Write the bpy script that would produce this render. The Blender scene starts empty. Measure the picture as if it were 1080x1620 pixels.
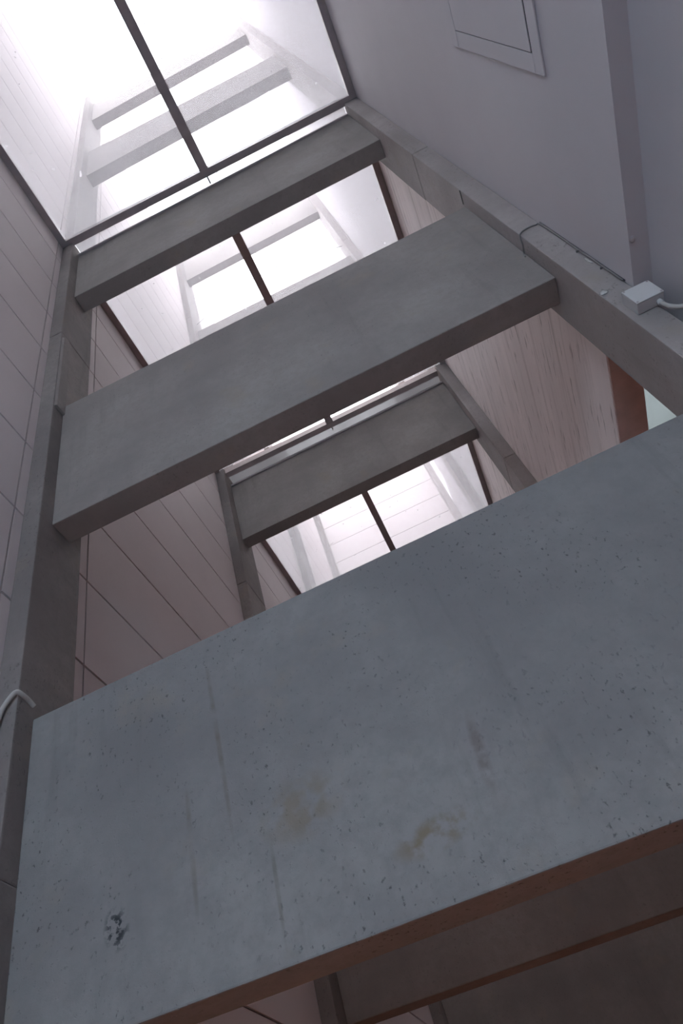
import bpy, bmesh, math, random
from mathutils import Vector, Matrix
random.seed(7)
C = bpy.context.scene.collection
S = 2.4            # clear width of the light well in metres
ZC = 1.65          # eye height of the camera above the floor

def W(x, y, z):    # well units (eye level = 0) to metres
    return Vector((x * S, y * S, z * S + ZC))

# ------------------------------------------------------------------ camera, sky, light, exposure
cam_d = bpy.data.cameras.new('camera')
cam = bpy.data.objects.new('camera', cam_d); C.objects.link(cam)
R = Matrix(((0.900855, 0.430039, 0.059379),
            (0.361176, -0.666556, -0.652116),
            (-0.240856, 0.608908, -0.755791)))
M4 = R.to_4x4(); M4.translation = W(0.5630, -0.6856, 0)
cam.matrix_world = M4
cam_d.sensor_fit = 'VERTICAL'; cam_d.sensor_height = 36.0
cam_d.lens = 36.0 * 1146.444 / 1620.0
cam_d.clip_start = 0.05; cam_d.clip_end = 200
bpy.context.scene.camera = cam

world = bpy.data.worlds.new('overcast_sky'); bpy.context.scene.world = world
world.use_nodes = True
bg = world.node_tree.nodes['Background']
bg.inputs[0].default_value = (0.99, 0.965, 0.985, 1)
bg.inputs[1].default_value = 9.6

def area(name, loc, size, sizey, power, col, direction):
    l = bpy.data.lights.new(name, 'AREA'); l.shape = 'RECTANGLE'; l.size = size; l.size_y = sizey
    l.energy = power; l.color = col
    o = bpy.data.objects.new(name, l); C.objects.link(o); o.location = loc
    o.rotation_euler = Vector(direction).to_track_quat('-Z', 'Y').to_euler()
    return o
# daylight entering by the window in the wall behind the camera
area('window_daylight', W(0.36, -2.19, 0.45), 1.7, 1.35, 52, (0.34, 0.70, 1.0), (0, 1, 0))
# unseen warm light added near the floor, for the brown tint under the beams
area('low_warm_fill', W(0.30, 0.55, -0.55), 0.25, 0.25, 4.5, (1.0, 0.50, 0.24), (0, -0.2, 1))

vs = bpy.context.scene.view_settings
vs.view_transform = 'Standard'; vs.look = 'None'; vs.gamma = 1; vs.use_curve_mapping = False
vs.exposure = 0.0

# ------------------------------------------------------------------ materials
def newmat(name):
    m = bpy.data.materials.new(name); m.use_nodes = True
    nt = m.node_tree
    return m, nt, nt.nodes['Principled BSDF']

def N(nt, t, **kw):
    n = nt.nodes.new(t)
    for k, v in kw.items(): setattr(n, k, v)
    return n

def noise(nt, vec, scale, detail=4, rough=0.55):
    n = N(nt, 'ShaderNodeTexNoise')
    n.inputs['Scale'].default_value = scale; n.inputs['Detail'].default_value = detail
    n.inputs['Roughness'].default_value = rough
    nt.links.new(vec, n.inputs['Vector']); return n.outputs['Fac']

def mapped(nt, vec, scale=(1, 1, 1), loc=(0, 0, 0)):
    m = N(nt, 'ShaderNodeMapping'); m.inputs['Scale'].default_value = scale; m.inputs['Location'].default_value = loc
    nt.links.new(vec, m.inputs['Vector']); return m.outputs['Vector']

def rng(nt, val, a, b, lo=0.0, hi=1.0):
    m = N(nt, 'ShaderNodeMapRange')
    for i, v in zip((1, 2, 3, 4), (a, b, lo, hi)): m.inputs[i].default_value = v
    nt.links.new(val, m.inputs[0]); return m.outputs[0]

def mix(nt, fac, a, b):
    m = N(nt, 'ShaderNodeMix', data_type='RGBA')
    for s, v in ((m.inputs[0], fac), (m.inputs[6], a), (m.inputs[7], b)):
        if hasattr(v, 'default_value') or hasattr(v, 'is_output'): nt.links.new(v, s)
        elif isinstance(v, (int, float)): s.default_value = v
        else: s.default_value = (*v, 1)
    return m.outputs[2]

def mul(nt, a, b, op='MULTIPLY'):
    m = N(nt, 'ShaderNodeMath', operation=op)
    for s, v in ((m.inputs[0], a), (m.inputs[1], b)):
        if isinstance(v, (int, float)): s.default_value = v
        else: nt.links.new(v, s)
    return m.outputs[0]

def stain(nt, pos, centre, radii, tilt=0.0):
    """a soft ellipsoid mask round a point of the object, broken up by noise"""
    v = N(nt, 'ShaderNodeVectorMath', operation='SUBTRACT'); v.inputs[1].default_value = centre
    nt.links.new(pos, v.inputs[0])
    r = N(nt, 'ShaderNodeVectorRotate', rotation_type='Y_AXIS'); r.inputs['Angle'].default_value = tilt
    nt.links.new(v.outputs[0], r.inputs['Vector'])
    d = N(nt, 'ShaderNodeVectorMath', operation='DIVIDE'); d.inputs[1].default_value = radii
    nt.links.new(r.outputs[0], d.inputs[0])
    l = N(nt, 'ShaderNodeVectorMath', operation='LENGTH'); nt.links.new(d.outputs[0], l.inputs[0])
    return rng(nt, l.outputs['Value'], 1.0, 0.45)

def concrete(name, base, dark, speck=0.5, streak=0.3, stains=(), bump=0.25, seed=0.0, warm=(0.30, 0.24, 0.17), paint=None):
    m, nt, b = newmat(name)
    tc = N(nt, 'ShaderNodeTexCoord'); g = tc.outputs['Object']
    pos = mapped(nt, g, loc=(seed, seed * 1.7, seed * 0.6))
    col = mix(nt, rng(nt, noise(nt, pos, 1.7, 6), 0.35, 0.68), dark, base)
    fine = noise(nt, pos, 22, 6, 0.7)
    col = mix(nt, rng(nt, fine, 0.40, 0.66, 0.0, 0.45), col, dark)
    # warm blotches
    col = mix(nt, rng(nt, noise(nt, mapped(nt, g, loc=(seed + 9, 3, 1)), 4.5, 5), 0.60, 0.78, 0, 0.30), col, warm)
    # vertical run marks
    sv = mapped(nt, g, scale=(9, 9, 0.9), loc=(seed, 0, 2))
    col = mix(nt, rng(nt, noise(nt, sv, 1.0, 5), 0.60, 0.72, 0, streak), col, tuple(c * 0.62 for c in dark))
    # small pits, gated by a larger noise
    pv = mapped(nt, g, scale=(1, 1, 0.7), loc=(seed + 4, 1, 2))
    pits = rng(nt, noise(nt, pv, 72, 3, 0.65), 0.60, 0.68)
    gate = rng(nt, noise(nt, pos, 3.0, 2), 0.42, 0.60)
    col = mix(nt, mul(nt, mul(nt, pits, gate), speck), col, tuple(c * 0.35 for c in dark))
    grit = noise(nt, pos, 26, 3)
    for (c, r, tilt, colr, amt, lo, hi, sc) in stains:
        k = stain(nt, g, c, r, tilt)
        k = mul(nt, mul(nt, k, rng(nt, noise(nt, pos, sc, 3), lo, hi)), amt)
        col = mix(nt, k, col, colr)
    nt.links.new(col, b.inputs['Base Color'])
    b.inputs['Roughness'].default_value = 0.85
    b.inputs['Specular IOR Level'].default_value = 0.25
    bp = N(nt, 'ShaderNodeBump'); bp.inputs['Strength'].default_value = bump; bp.inputs['Distance'].default_value = 0.01
    hsum = mul(nt, mul(nt, fine, 0.6), mul(nt, pits, -0.8), 'ADD')
    nt.links.new(hsum, bp.inputs['Height']); nt.links.new(bp.outputs[0], b.inputs['Normal'])
    return m

def plaster(name, base, var, streak_axis=None, bump=0.1, amt=0.0, line=(0.25, 0.18, 0.15)):
    m, nt, b = newmat(name)
    tc = N(nt, 'ShaderNodeTexCoord'); g = tc.outputs['Object']
    col = mix(nt, rng(nt, noise(nt, g, 1.1, 5), 0.3, 0.7), base, var)
    h = noise(nt, g, 30, 4)
    if streak_axis == 'y':      # grain of the boards, running along the well
        v = mapped(nt, g, scale=(4, 0.55, 15))
        f = noise(nt, v, 1.0, 7, 0.72)
        col = mix(nt, rng(nt, f, 0.52, 0.72, 0, amt), col, line)
        v2 = mapped(nt, g, scale=(1, 0.25, 5.0), loc=(0, 3, 0))
        col = mix(nt, rng(nt, noise(nt, v2, 1.0, 4), 0.40, 0.66, 0, 0.5), col, tuple(c * 0.80 for c in base))
        v3 = mapped(nt, g, scale=(6, 3.2, 42), loc=(0, 1, 0))
        f3 = rng(nt, noise(nt, v3, 1.0, 3), 0.63, 0.68, 0, 0.6)
        col = mix(nt, f3, col, tuple(c * 0.6 for c in line))
        h = f
    nt.links.new(col, b.inputs['Base Color'])
    b.inputs['Roughness'].default_value = 0.8; b.inputs['Specular IOR Level'].default_value = 0.25
    bp = N(nt, 'ShaderNodeBump'); bp.inputs['Strength'].default_value = bump; bp.inputs['Distance'].default_value = 0.006
    nt.links.new(h, bp.inputs['Height']); nt.links.new(bp.outputs[0], b.inputs['Normal'])
    return m

def simple(name, col, rough=0.5, metal=0.0, var=0.12, scale=8):
    m, nt, b = newmat(name)
    tc = N(nt, 'ShaderNodeTexCoord')
    c = mix(nt, rng(nt, noise(nt, tc.outputs['Object'], scale, 4), 0.3, 0.7), tuple(v * (1 - var) for v in col), tuple(min(1, v * (1 + var)) for v in col))
    nt.links.new(c, b.inputs['Base Color'])
    b.inputs['Roughness'].default_value = rough; b.inputs['Metallic'].default_value = metal
    return m

def glass(name, veil=0.14, tint=(0.95, 0.975, 1.0), veil_col=(0.88, 0.89, 0.92), dirt=0.05):
    m, nt, b = newmat(name)
    nt.nodes.remove(b)
    out = [n for n in nt.nodes if n.type == 'OUTPUT_MATERIAL'][0]
    tr = N(nt, 'ShaderNodeBsdfTransparent'); tr.inputs[0].default_value = (*tint, 1)
    tl = N(nt, 'ShaderNodeBsdfTranslucent'); tl.inputs[0].default_value = (*veil_col, 1)
    gl = N(nt, 'ShaderNodeBsdfGlossy'); gl.inputs['Roughness'].default_value = 0.03
    tc = N(nt, 'ShaderNodeTexCoord')
    f = rng(nt, noise(nt, tc.outputs['Object'], 2.2, 5), 0.3, 0.75, veil - dirt / 2, veil + dirt / 2)
    spots = rng(nt, noise(nt, mapped(nt, tc.outputs['Object'], loc=(3, 1, 0)), 16, 2), 0.735, 0.76, 0, 0.35)
    f = mul(nt, f, spots, 'ADD')
    a = N(nt, 'ShaderNodeMixShader'); nt.links.new(f, a.inputs[0]); nt.links.new(tr.outputs[0], a.inputs[1]); nt.links.new(tl.outputs[0], a.inputs[2])
    fr = N(nt, 'ShaderNodeFresnel'); fr.inputs[0].default_value = 1.3
    c = N(nt, 'ShaderNodeMixShader'); nt.links.new(fr.outputs[0], c.inputs[0]); nt.links.new(a.outputs[0], c.inputs[1]); nt.links.new(gl.outputs[0], c.inputs[2])
    nt.links.new(c.outputs[0], out.inputs[0])
    return m

MAT = {}
CB, CD = (0.290, 0.264, 0.254), (0.208, 0.187, 0.180)
MAT['beam'] = concrete('beam_concrete', CB, CD, speck=0.35, streak=0.25)
MAT['column_shaded'] = concrete('shaded_column_concrete', (0.25, 0.225, 0.215), (0.165, 0.145, 0.14), speck=0.5, streak=0.4, seed=5.7)  # left columns: same concrete with their shade put into a darker colour
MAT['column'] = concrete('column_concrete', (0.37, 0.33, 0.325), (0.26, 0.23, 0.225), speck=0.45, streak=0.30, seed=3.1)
STAINS_A3 = [
    # centre (object space of the beam, metres from its left bottom corner), radii, tilt, colour, amount, noise lo, hi, scale
    ((0.306, 0, 0.205), (0.038, 0.3, 0.060), 0.2, (0.025, 0.03, 0.035), 0.95, 0.48, 0.56, 48),
    ((1.30, 0, 0.24), (0.020, 0.3, 0.125), -0.10, (0.13, 0.095, 0.09), 0.5, 0.36, 0.58, 24),
    ((1.13, 0, 0.10), (0.12, 0.3, 0.045), 0.1, (0.19, 0.14, 0.08), 0.7, 0.42, 0.60, 22),
    ((0.83, 0, 0.30), (0.13, 0.3, 0.10), 0.1, (0.20, 0.16, 0.11), 0.55, 0.42, 0.60, 14),
    ((0.635, 0, 0.62), (0.010, 0.3, 0.36), 0.02, (0.13, 0.10, 0.08), 0.55, 0.36, 0.60, 9),
    ((0.525, 0, 0.33), (0.010, 0.3, 0.22), 0.0, (0.13, 0.10, 0.08), 0.5, 0.36, 0.60, 9),
    ((0.735, 0, 0.15), (0.007, 0.3, 0.17), -0.03, (0.12, 0.10, 0.08), 0.5, 0.36, 0.60, 9),
]
MAT['beam_low'] = concrete('stained_beam_concrete', (0.262, 0.256, 0.256), (0.182, 0.178, 0.180), speck=0.75, streak=0.35, stains=STAINS_A3, seed=1.3, bump=0.35)
MAT['plaster'] = plaster('white_plaster', (0.53, 0.50, 0.52), (0.485, 0.455, 0.475))
MAT['boards'] = plaster('board_marked_wall', (0.88, 0.79, 0.775), (0.80, 0.71, 0.695), 'y', 0.3, 0.7)
MAT['panel'] = plaster('painted_wall_panel', (0.60, 0.54, 0.54), (0.55, 0.49, 0.49))
MAT['seam'] = simple('dark_joint', (0.30, 0.25, 0.245), 0.9)
MAT['steel'] = simple('painted_steel', (0.33, 0.29, 0.295), 0.45, 0.2)
MAT['flash'] = simple('aluminium_flashing', (0.55, 0.56, 0.57), 0.4, 0.3)
MAT['white_steel'] = simple('white_painted_steel', (0.80, 0.82, 0.84), 0.5)
MAT['glass'] = glass('dusty_hazy_glass', 0.17)  # thin dust plus glare of the overexposed sky, put in as a veil
MAT['frosted'] = glass('frosted_glass', 0.9, veil_col=(0.16, 0.185, 0.185), dirt=0.03)
MAT['window_glass'] = glass('window_glass', 0.05)
MAT['soffit'] = simple('brown_soffit', (0.66, 0.50, 0.47), 0.8)
MAT['floor'] = simple('terracotta_floor', (0.36, 0.13, 0.085), 0.7, 0, 0.25, 3)
MAT['box'] = simple('grey_plastic', (0.50, 0.49, 0.49), 0.5, 0, 0.04)
MAT['cable_grey'] = simple('grey_cable', (0.40, 0.38, 0.36), 0.6, 0, 0.05)
MAT['cable_dark'] = simple('dark_cable', (0.05, 0.045, 0.05), 0.6, 0, 0.05)
MAT['putty'] = simple('white_putty', (0.46, 0.44, 0.43), 0.9, 0, 0.3, 30)
MAT['wire_grey'] = simple('grey_wire', (0.17, 0.16, 0.16), 0.6)
MAT['frosted_strip'] = glass('frosted_strip_glass', 0.85, veil_col=(0.30, 0.30, 0.31), dirt=0.05)
MAT['black'] = simple('shade_black', (0.02, 0.02, 0.02), 0.7)  # stands in for the shade in the hatch joint and column slot

# ------------------------------------------------------------------ mesh helpers
def obj(name, bm, mat, parent=None, loc=(0, 0, 0), smooth=False):
    bmesh.ops.recalc_face_normals(bm, faces=bm.faces)
    me = bpy.data.meshes.new(name); bm.to_mesh(me); bm.free()
    if smooth:
        for f in me.polygons: f.use_smooth = True
    me.materials.append(MAT[mat])
    o = bpy.data.objects.new(name, me); C.objects.link(o); o.location = loc
    if parent: o.parent = parent
    return o

def hexa(bm, pts, bevel=0.0):
    """eight corner points: bottom four (ccw), top four"""
    v = [bm.verts.new(p) for p in pts]
    fs = [bm.faces.new([v[i] for i in q]) for q in ((3, 2, 1, 0), (4, 5, 6, 7), (0, 1, 5, 4), (1, 2, 6, 5), (2, 3, 7, 6), (3, 0, 4, 7))]
    if bevel:
        es = list({e for f in fs for e in f.edges})
        bmesh.ops.bevel(bm, geom=es, offset=bevel, segments=2, profile=0.6, affect='EDGES')

def box(bm, a, b, bevel=0.0):
    (x0, y0, z0), (x1, y1, z1) = a, b
    hexa(bm, [(x0, y0, z0), (x1, y0, z0), (x1, y1, z0), (x0, y1, z0), (x0, y0, z1), (x1, y0, z1), (x1, y1, z1), (x0, y1, z1)], bevel)

def ubox(bm, a, b, origin, bevel=0.0):
    """box given in well units, laid relative to an origin in metres"""
    box(bm, tuple(W(*a) - origin), tuple(W(*b) - origin), bevel)

def tube(bm, pts, r, seg=10):
    pts = [Vector(p) for p in pts]
    # round the corners by Catmull-Rom sampling
    P = []
    n = len(pts)
    for i in range(n - 1):
        p0, p1, p2, p3 = pts[max(i - 1, 0)], pts[i], pts[i + 1], pts[min(i + 2, n - 1)]
        for k in range(6):
            t = k / 6
            P.append(0.5 * ((2 * p1) + (-p0 + p2) * t + (2 * p0 - 5 * p1 + 4 * p2 - p3) * t * t + (-p0 + 3 * p1 - 3 * p2 + p3) * t ** 3))
    P.append(pts[-1])
    rings = []; up = None
    for i, p in enumerate(P):
        d = (P[min(i + 1, len(P) - 1)] - P[max(i - 1, 0)]).normalized()
        if up is None:
            up = d.orthogonal().normalized()
        up = (up - d * up.dot(d)).normalized()
        s = d.cross(up)
        rings.append([bm.verts.new(p + r * (math.cos(a) * up + math.sin(a) * s)) for a in [2 * math.pi * k / seg for k in range(seg)]])
    for a, b in zip(rings, rings[1:]):
        for k in range(seg): bm.faces.new((a[k], a[(k + 1) % seg], b[(k + 1) % seg], b[k]))
    bm.faces.new(rings[0]); bm.faces.new(rings[-1][::-1])

def tag(o, label=None, cat=None, group=None, kind=None):
    if label: o['label'] = label
    if cat: o['category'] = cat
    if group: o['group'] = group
    if kind: o['kind'] = kind
    return o

def empty(name, loc, label, cat, group=None):
    o = bpy.data.objects.new(name, None); C.objects.link(o); o.location = loc; o.empty_display_size = 0.2
    return tag(o, label, cat, group)

def struct(name, boxes, mat, bevel=0.0):
    o0 = W(*boxes[0][0]); bm = bmesh.new()
    for a, b in boxes: ubox(bm, a, b, o0, bevel)
    return tag(obj(name, bm, mat, loc=o0), kind='structure')

# ------------------------------------------------------------------ dimensions of the well (well units)
XL, XR = -0.0376, 1.0451          # wall planes
YB = 1.093                        # spacing of the frames
TOP = 5.42                        # top of the walls and columns
ZG = 2.5716                       # underside of the skylight frames
FLOOR = -ZC / S
YN, YE = -2.25, 3 * YB + 0.115    # near and far ends
SP, S0 = 0.2182, 0.91             # joint spacing of the wall panels

# ------------------------------------------------------------------ the setting
struct('floor', [((XL - 0.2, YN - 0.2, FLOOR - 0.08), (3.1, YE + 0.2, FLOOR))], 'floor')

def panelled(name, axis, c, lo, hi, z0, z1, vert=(), gap=0.0058, th=0.012, into=-1):
    """a wall of boards with open joints over a dark backing; joints are real gaps"""
    if axis == 'x': o0 = W(c, lo, z0)
    else: o0 = W(lo, c, z0)
    zs = []; k = math.ceil((z0 - S0) / SP)
    while S0 + k * SP < z1: zs.append(S0 + k * SP); k += 1
    zs = [z0] + zs + [z1]
    hs = [lo] + sorted(vert) + [hi]
    bm = bmesh.new()
    for a, b in zip(zs, zs[1:]):
        for h0, h1 in zip(hs, hs[1:]):
            g0 = 0 if a == z0 else gap / 2; g1 = 0 if b == z1 else gap / 2
            f0 = 0 if h0 == lo else gap * 0.35; f1 = 0 if h1 == hi else gap * 0.35
            if axis == 'x': ubox(bm, (c + into * th, h0 + f0, a + g0), (c, h1 - f1, b - g1), o0, 0.0)
            else: ubox(bm, (h0 + f0, c, a + g0), (h1 - f1, c + th, b - g1), o0, 0.0)
    w = tag(obj(name, bm, 'panel', loc=o0), kind='structure')
    bm = bmesh.new()
    if axis == 'x': ubox(bm, (c + into * 0.08, lo, z0), (c + into * (th - 0.006), hi, z1), o0)
    else: ubox(bm, (lo, c + th - 0.006, z0), (hi, c + 0.08, z1), o0)
    obj('joint_backing', bm, 'seam', parent=w)
    return w

vj = []
for k in range(-1, 4): vj += [k * YB - 0.056, k * YB + 0.163]
vj = [v for v in vj if YN < v < YE]
panelled('wall_left', 'x', XL, YN, YE, FLOOR, TOP, vj)
panelled('wall_back', 'y', YE, XL, XR, FLOOR, TOP)

# right side: plastered wall of the near bay, with a lower part set back
struct('wall_right', [((XR, YN, 0.9342), (1.107, 0.03, TOP)), ((1.0757, YN, FLOOR), (1.137, 0.03, 0.9342))], 'plaster')
# right side beyond the first frame: hangs above an opening into the side gallery
struct('wall_right', [((XR, 0.03, 1.0643), (1.107, YE, ZG + 0.03))], 'boards')
struct('wall_right', [((XR, 0.03, ZG + 0.03), (1.107, YE, TOP))], 'plaster')
struct('trim_1', [((XR + 0.001, 0.0896, 1.0600), (1.1072, YE, 1.0643))], 'soffit')
# side gallery
struct('wall_outer', [((3.0, YN, FLOOR), (3.1, YE, 2.6))], 'plaster')
struct('wall_end', [((1.107, YE, FLOOR), (3.0, YE + 0.08, 2.6))], 'plaster')
struct('ceiling', [((1.107, YN, 2.57), (3.0, 0.9, 2.63)), ((1.107, 2.9, 2.57), (3.0, YE, 2.63))], 'plaster')
g0 = W(1.107, 0.9, 2.60)
bm = bmesh.new(); ubox(bm, (1.107, 0.9, 2.60), (3.0, 2.9, 2.606), g0)
tag(obj('window_1', bm, 'frosted', loc=g0), kind='structure')
# wall behind the camera with the window that gives the bluish light
struct('wall_front', [((XL - 0.08, YN - 0.08, FLOOR), (0.0, YN, TOP)), ((0.72, YN - 0.08, FLOOR), (3.1, YN, TOP)),
                      ((0.0, YN - 0.08, 0.80), (0.72, YN, TOP)), ((0.0, YN - 0.08, FLOOR), (0.72, YN, 0.12))], 'plaster')
g0 = W(0.0, YN - 0.05, 0.12)
bm = bmesh.new(); ubox(bm, (0.0, YN - 0.05, 0.12), (0.72, YN - 0.045, 0.80), g0)
win = tag(obj('window_2', bm, 'window_glass', loc=g0), kind='structure')
bm = bmesh.new()
for a, b in (((0.0, 0.12), (0.025, 0.8)), ((0.695, 0.12), (0.72, 0.8)), ((0.025, 0.12), (0.695, 0.145)), ((0.025, 0.775), (0.695, 0.8)), ((0.35, 0.145), (0.37, 0.775))):
    ubox(bm, (a[0], YN - 0.065, a[1]), (b[0], YN - 0.03, b[1]), g0, 0.003)
obj('window_frame', bm, 'steel', parent=win)

# ------------------------------------------------------------------ columns
def column(x0, x1, y0, y1, label, name='concrete_column', dz=0.0):
    o0 = W((x0 + x1) / 2, (y0 + y1) / 2, FLOOR); bm = bmesh.new()
    # cast in lifts, with a hairline step at each lift
    zs = [FLOOR, 0.45, 1.88, 3.05, 4.2, TOP]
    for i, (a, b) in enumerate(zip(zs, zs[1:])):
        e = 0.0007 * (i % 2)
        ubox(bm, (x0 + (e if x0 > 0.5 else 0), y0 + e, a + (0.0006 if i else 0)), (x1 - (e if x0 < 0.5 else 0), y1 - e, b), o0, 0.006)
    return tag(obj(name, bm, 'column' if x0 > 0.5 else 'column_shaded', loc=o0), label, 'column', 'concrete columns carrying the cross beams', 'thing')

cols = {'A': (-0.034, 0.0896), 'B': (YB - 0.058, YB + 0.1022), 'C': (2 * YB - 0.05, 2 * YB + 0.10), 'D': (3 * YB - 0.03, 3 * YB + 0.10)}
lab = {'A': ('nearest left concrete column, with the grey cable looped round it', 'nearest right concrete column, carrying the grey junction box'),
       'B': ('second concrete column on the left, against the jointed panel wall', 'second concrete column on the right, against the board-marked wall'),
       'C': ('third left concrete column, its pale shaft seen through the far glazing', 'third right concrete column, its pale shaft seen through the far glazing'),
       'D': ('slim pale left column against the far end wall behind the glass', 'slim pale right column against the far end wall behind the glass')}
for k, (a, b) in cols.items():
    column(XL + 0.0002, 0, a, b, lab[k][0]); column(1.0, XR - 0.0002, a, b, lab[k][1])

# ------------------------------------------------------------------ beams
def beam(y, zbl, zbr, zt, label, mat='beam', d=0.0535, ztr=None):
    o0 = W(0, y, zbl); ztr = ztr or zt
    e = 0.0
    pts = [(e, 0, zbl), (1 - e, 0, zbr), (1 - e, d, zbr), (e, d, zbl), (e, 0, zt), (1 - e, 0, ztr), (1 - e, d, ztr), (e, d, zt)]
    bm = bmesh.new(); hexa(bm, [tuple(W(x, y + yy, z) - o0) for x, yy, z in pts], 0.005)
    return tag(obj('concrete_beam', bm, mat, loc=o0), label, 'beam', 'concrete cross beams spanning the light well', 'thing')

beam(0, 0.271, 0.223, 0.680, 'huge bluish-grey stained concrete beam, lowest and nearest, filling the lower half', 'beam_low')
beam(0, 1.110, 1.114, 1.538, 'large grey concrete beam, second up from the stained lowest one')
beam(0, 2.186, 2.205, 2.535, 'grey concrete beam directly under the nearest skylight edge', ztr=2.562)
beam(0, 3.57, 3.66, 4.02, 'pale hazy beam behind the nearest glass, lower of the two there')
beam(0, 4.78, 4.94, 5.28, 'pale hazy beam behind the nearest glass, upper of the two there')
beam(YB, 0.508, 0.452, 0.93, 'dark brown-grey beam just below the stained lowest beam')
beam(YB, 2.168, 2.168, 2.518, 'warm grey beam framed between the two farther skylights', ztr=2.528)
beam(YB, 3.60, 3.64, 4.10, 'pale beam along the bottom of the second skylight view')
beam(YB, 4.92, 4.97, 5.30, 'pale beam crossing the upper part of the second skylight view')
beam(2 * YB, 0.30, 0.30, 0.93, 'darkest beam in the bottom right corner, behind the brown-grey one')
beam(2 * YB, 2.168, 2.168, 2.52, 'third-row beam beneath the farthest skylight edge')

# ------------------------------------------------------------------ skylights
def skylight(y0, y1, ywall, label, strip):
    """y0..y1 glazed opening of one bay; ywall = front of the far beam"""
    o0 = W(0.5, (y0 + y1) / 2, ZG); t = empty('skylight', o0, label, 'skylight', 'skylights closing the bays of the well')
    h = 0.030
    def part(name, a, b, mat='steel', bev=0.003):
        bm = bmesh.new(); ubox(bm, a, b, o0, bev); return obj(name, bm, mat, parent=t)
    part('side_bar', (XL, y0, ZG), (-0.0146, y1, ZG + h)); part('side_bar', (1.0219, y0, ZG), (XR, y1, ZG + h))
    ya, yb, strip_mat = strip      # near and far edge of the end bar, which passes between the columns
    bm = bmesh.new(); ubox(bm, (-0.0146, ya, ZG), (1.0219, y1, ZG + h), o0) if ya < y1 - 0.001 else None
    ubox(bm, (0.0008, max(ya, y1), ZG), (0.9992, yb, ZG + h), o0); obj('end_bar', bm, 'steel', parent=t)
    part('end_bar', (-0.0146, y0, ZG), (1.0219, y0 + 0.02, ZG + h))
    part('mullion', (0.4832, y0 + 0.02, ZG), (0.5132, ya, ZG + h))
    part('glass_pane', (-0.0146, y0 + 0.02, ZG + 0.012), (0.4832, ya if ya < y1 else y1, ZG + 0.0145), 'glass', 0)
    part('glass_pane', (0.5132, y0 + 0.02, ZG + 0.012), (1.0219, ya if ya < y1 else y1, ZG + 0.0145), 'glass', 0)
    # narrow strip between the end bar and the beam
    part('glass_strip', (0.002, yb, ZG + 0.012), (0.998, ywall + 0.04, ZG + 0.0145), strip_mat, 0)
    part('bracket', (0.4952, yb, ZG - 0.010), (0.5012, ywall - 0.0055, ZG + 0.004), 'steel', 0.001)
    return t
skylight(-1.12, -0.0345, 0, 'nearest large skylight, dark steel frame with one mullion, at the top left', (-0.0499, -0.0265, 'glass'))
skylight(0.0900, YB - 0.0585, YB, 'second skylight between the first and second rows of beams', (YB - 0.040, YB - 0.014, 'frosted_strip'))
skylight(YB + 0.103, 2 * YB - 0.0505, 2 * YB, 'third and farthest skylight, seen below the second-row beam', (2 * YB - 0.040, 2 * YB - 0.014, 'frosted_strip'))

# angle bars on top of the two beams that carry the skylight edges
for y, zl, zr, lb in ((0, 2.536, 2.563, 'thin dark steel angle along the top of the nearest skylight beam'), (YB, 2.519, 2.529, 'thin dark steel angle along the top of the farther skylight beam')):
    o0 = W(0, y, zl); bm = bmesh.new()
    pts = [(0.002, -0.005, zl), (0.998, -0.005, zr), (0.998, 0.006, zr), (0.002, 0.006, zl)]
    pts += [(a, b, c + 0.010) for a, b, c in pts]
    hexa(bm, [tuple(W(a, y + b, c) - o0) for a, b, c in pts], 0.001)
    tag(obj('steel_angle', bm, 'steel', loc=o0), lb, 'steel bar', 'angles on the skylight beams')

# upper roof light: thin steel bars just above the walls
o0 = W(0.5, 0.5, TOP + 0.03); t = empty('roof_grid', o0, 'faint thin steel roof bars high above the glass, against the sky', 'roof bars')
bm = bmesh.new(); ubox(bm, (0.4965, YN, TOP + 0.03), (0.5035, YE, TOP + 0.04), o0); obj('ridge_bar', bm, 'white_steel', parent=t)
for y in (-0.62, 0.12, 0.42, 0.95, 1.5, 2.1, 2.7):
    bm = bmesh.new(); ubox(bm, (XL, y, TOP + 0.03), (0.4965, y + 0.005, TOP + 0.037), o0)
    ubox(bm, (0.5035, y, TOP + 0.03), (XR, y + 0.005, TOP + 0.037), o0); obj('cross_bar', bm, 'white_steel', parent=t)

def cable(name, pts, r, mat, label=None, cat=None, parent=None, group=None, base=None):
    o0 = base or W(*pts[0]); bm = bmesh.new(); tube(bm, [W(*p) - o0 for p in pts], r)
    o = obj(name, bm, mat, parent=parent, loc=(0, 0, 0) if parent else o0, smooth=True)
    if label: tag(o, label, cat, group)
    return o
cable('tie_rod', [(1.0, YB + 0.02, 4.318), (0.69, YB + 0.02, 4.46), (0.52, YB + 0.02, 4.50)], 0.005, 'flash', 'faint tie rod with hook, right half of the second skylight view', 'rod', group='tie rods above the second skylight')
cable('tie_rod', [(0.0, YB + 0.02, 4.24), (0.103, YB + 0.02, 4.309), (0.411, YB + 0.02, 4.494)], 0.005, 'flash', 'faint sloping tie rod, left half of the second skylight view', 'rod', group='tie rods above the second skylight')

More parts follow.
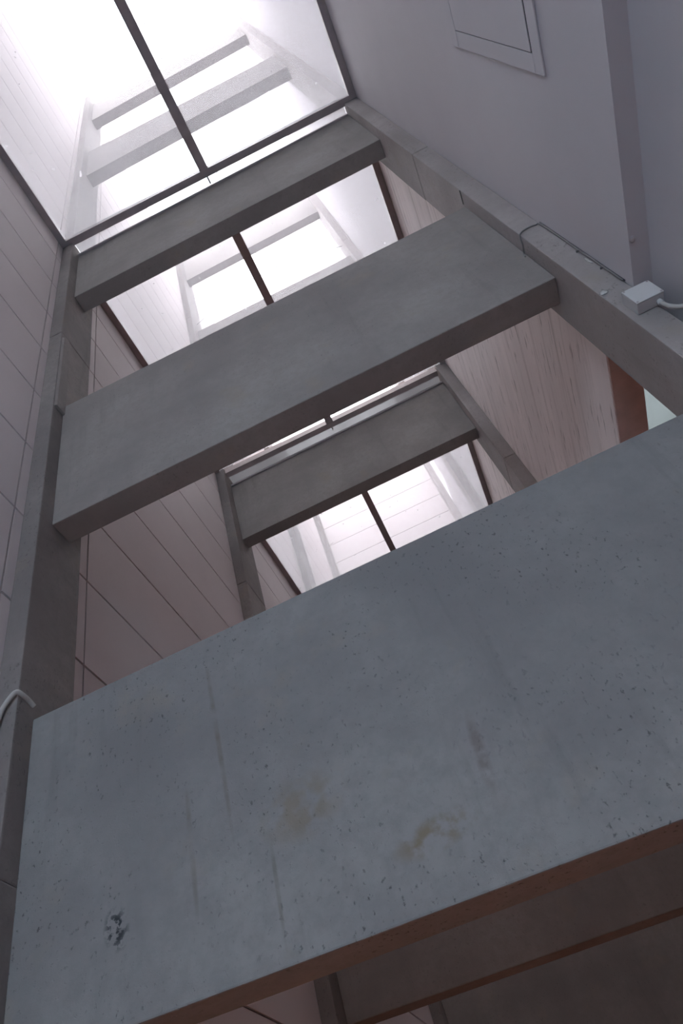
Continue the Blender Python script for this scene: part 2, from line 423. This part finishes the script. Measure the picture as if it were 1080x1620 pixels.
# ------------------------------------------------------------------ access hatch on the right wall
o0 = W(XR, -0.53, 1.12); hatch = empty('wall_hatch', o0, 'framed flush hatch in the right wall at the top edge', 'hatch')
ya, yb, za, zb = -0.78, -0.3105, 1.1185, 1.4928
bm = bmesh.new(); t_ = 0.030; x0, x1 = XR - 0.0032, XR - 0.0002
ubox(bm, (x0, ya, za), (x1, yb, za + t_), o0, 0.003); ubox(bm, (x0, ya, zb - t_), (x1, yb, zb), o0, 0.003)
ubox(bm, (x0, yb - 0.028, za + t_), (x1, yb, zb - t_), o0, 0.003); ubox(bm, (x0, ya, za + t_), (x1, ya + 0.028, zb - t_), o0, 0.003)
obj('hatch_frame', bm, 'plaster', parent=hatch)
bm = bmesh.new(); ubox(bm, (XR - 0.0016, ya + 0.028, za + t_), (XR - 0.0003, yb - 0.028, zb - t_), o0)
obj('shadow_gap', bm, 'black', parent=hatch)  # black sheet laid in for the shade of the joint round the door
bm = bmesh.new(); ubox(bm, (XR - 0.0036, ya + 0.031, za + t_ + 0.004), (XR - 0.0017, yb - 0.0295, zb - t_ - 0.002), o0, 0.003)
obj('hatch_door', bm, 'plaster', parent=hatch)

# ------------------------------------------------------------------ small fittings
CF = -0.034
# junction box on the nearest right column: square cover facing out
bc = W(1.032, CF, 0.886)
jb = empty('junction_box', bc, 'square grey plastic junction box on the nearest right column', 'junction box')
bm = bmesh.new(); box(bm, (-0.050, -0.043, -0.050), (0.050, 0, 0.050), 0.004); obj('box_body', bm, 'box', parent=jb)
bm = bmesh.new(); box(bm, (-0.051, -0.049, -0.051), (0.051, -0.0435, 0.051), 0.003); obj('box_cover', bm, 'box', parent=jb)
for sx, sz in ((-1, -1), (1, -1), (1, 1), (-1, 1)):
    bm = bmesh.new(); bmesh.ops.create_cone(bm, cap_ends=True, segments=12, radius1=0.004, radius2=0.004, depth=0.0012, matrix=Matrix.Translation((sx * 0.044, -0.0495, sz * 0.044)) @ Matrix.Rotation(math.pi / 2, 4, 'X'))
    obj('screw', bm, 'steel', parent=jb)
bm = bmesh.new(); bmesh.ops.create_cone(bm, cap_ends=True, segments=16, radius1=0.012, radius2=0.010, depth=0.018, matrix=Matrix.Translation((0.028, -0.018, -0.060)))
obj('cable_gland', bm, 'box', parent=jb, smooth=True)
cable('grey_cable', [(1.0437, CF - 0.0075, 0.8585), (1.046, CF - 0.0085, 0.843), (1.052, CF - 0.009, 0.832), (1.0615, CF - 0.009, 0.822), (1.068, CF - 0.008, 0.79), (1.070, CF - 0.008, 0.60), (1.070, CF - 0.008, FLOOR + 0.01)], 0.0085, 'cable_grey', 'grey cable leaving the junction box on the right', 'cable')
# two thin wires along the column, one hooking round the arris
cable('thin_wire', [(1.0425, CF - 0.0022, 0.962), (1.0425, CF - 0.0022, 1.10), (1.0420, CF - 0.0022, 1.235), (1.034, CF - 0.0024, 1.249), (1.018, CF - 0.0024, 1.252), (1.003, CF - 0.0024, 1.246), (0.9975, CF + 0.002, 1.238), (0.9970, CF + 0.014, 1.232), (0.9968, -0.003, 1.233), (0.994, -0.0022, 1.222)], 0.0036, 'wire_grey', 'thin grey wire hooked round the nearest right column towards the second beam', 'wire')
cable('thin_wire', [(1.0445, CF - 0.0022, 0.958), (1.0445, CF - 0.0020, 1.08), (1.0445, CF - 0.0020, 1.252)], 0.0030, 'cable_dark', 'thin dark wire running up the wall corner above the junction box', 'wire')
for i, z in enumerate((1.02, 1.10)):
    o0 = W(1.0405, CF, z); bm = bmesh.new(); box(bm, (-0.008, -0.009, -0.003), (0.009, -0.0003, 0.003), 0.001)
    tag(obj('wire_clip', bm, 'wire_grey', loc=o0), ('small metal clip on the thin wires, nearer the junction box', 'small metal clip on the thin wires, farther from the junction box')[i], 'clip', 'wire clips')
# putty patches on the column
def patch(x, y, z, rx, rz, label, mat='putty', name='putty_patch', axis='y', th=0.0008, seed=1, cat='patch'):
    rnd = random.Random(seed); o0 = W(x, y, z); bm = bmesh.new(); n = 22
    ph = [rnd.uniform(0, 6.28) for _ in range(3)]
    def ring(k, off):
        out = []
        for i in range(n):
            a = 2 * math.pi * i / n; q = k * (1 + 0.22 * math.sin(2 * a + ph[0]) + 0.16 * math.sin(3 * a + ph[1]) + 0.10 * math.sin(5 * a + ph[2]))
            u, v = rx * q * math.cos(a), rz * q * math.sin(a)
            out.append(bm.verts.new((u, -off, v) if axis == 'y' else (-off, u, v)))
        return out
    a, b = ring(1, 0.0), ring(0.7, th)
    for i in range(n): bm.faces.new((a[i], a[(i + 1) % n], b[(i + 1) % n], b[i]))
    bm.faces.new(b); bm.faces.new(a[::-1])
    return tag(obj(name, bm, mat, loc=o0, smooth=True), label, cat)
patch(1.008, CF, 0.957, 0.012, 0.016, 'whitish putty smear beside the junction box', seed=3)
patch(1.038, CF, 1.060, 0.006, 0.026, 'small pale putty smear under the thin wires', seed=5)
# bolt head on the soffit strip of the right wall
bm = bmesh.new(); bmesh.ops.create_uvsphere(bm, u_segments=14, v_segments=8, radius=0.011, matrix=Matrix.Diagonal((1, 1.2, 0.7, 1)))
tag(obj('bolt_head', bm, 'steel', loc=W(1.050, -0.112, 0.9330), smooth=True), 'small dark bolt head in the grey strip of the right wall', 'bolt')

# loop of cable round the nearest left column
cable('grey_cable', [(-0.0325, CF - 0.005, 0.45), (-0.0315, CF - 0.005, 0.60), (-0.0275, CF - 0.0052, 0.648), (-0.0190, CF - 0.0055, 0.680), (-0.008, CF - 0.0058, 0.696), (0.0015, CF - 0.0052, 0.702), (0.0052, CF + 0.004, 0.700), (0.0052, CF + 0.016, 0.699), (0.0062, -0.0078, 0.6945)], 0.0085, 'cable_grey', 'grey cable looped round the nearest left column above the stained beam', 'cable')
# conduit cover on the inner face of the nearest left column, with an arched top
o0 = W(0, -0.0145, 1.50); bm = bmesh.new()
hw, Hh, th = 0.0165 * S, (1.86 - 1.50) * S, 0.006 * S
prof = [(-hw, 0), (hw, 0)] + [(hw * math.cos(a), Hh - hw * 0.8 + hw * 0.8 * math.sin(a)) for a in [math.pi * k / 12 for k in range(13)]]
va = [bm.verts.new((0.0008, u, v)) for u, v in prof]; vb = [bm.verts.new((th, u * 0.86, v * 0.996)) for u, v in prof]
bm.faces.new(va); bm.faces.new(vb[::-1])
for i in range(len(prof)): bm.faces.new((va[i], va[(i + 1) % len(prof)], vb[(i + 1) % len(prof)], vb[i]))
cc = tag(obj('conduit_cover', bm, 'column_shaded', loc=o0), 'raised round-topped cover strip on the nearest left column above the second beam', 'conduit cover')
# dark slot in the right column, its shade laid on as a black strip
o0 = W(1.0, -0.022, 1.547); bm = bmesh.new(); box(bm, (-0.004, -0.030, -0.006), (-0.0005, 0.046, 0.006), 0.001)
tag(obj('column_slot', bm, 'black', loc=o0), 'short dark slot in the right column just above the second beam', 'slot')
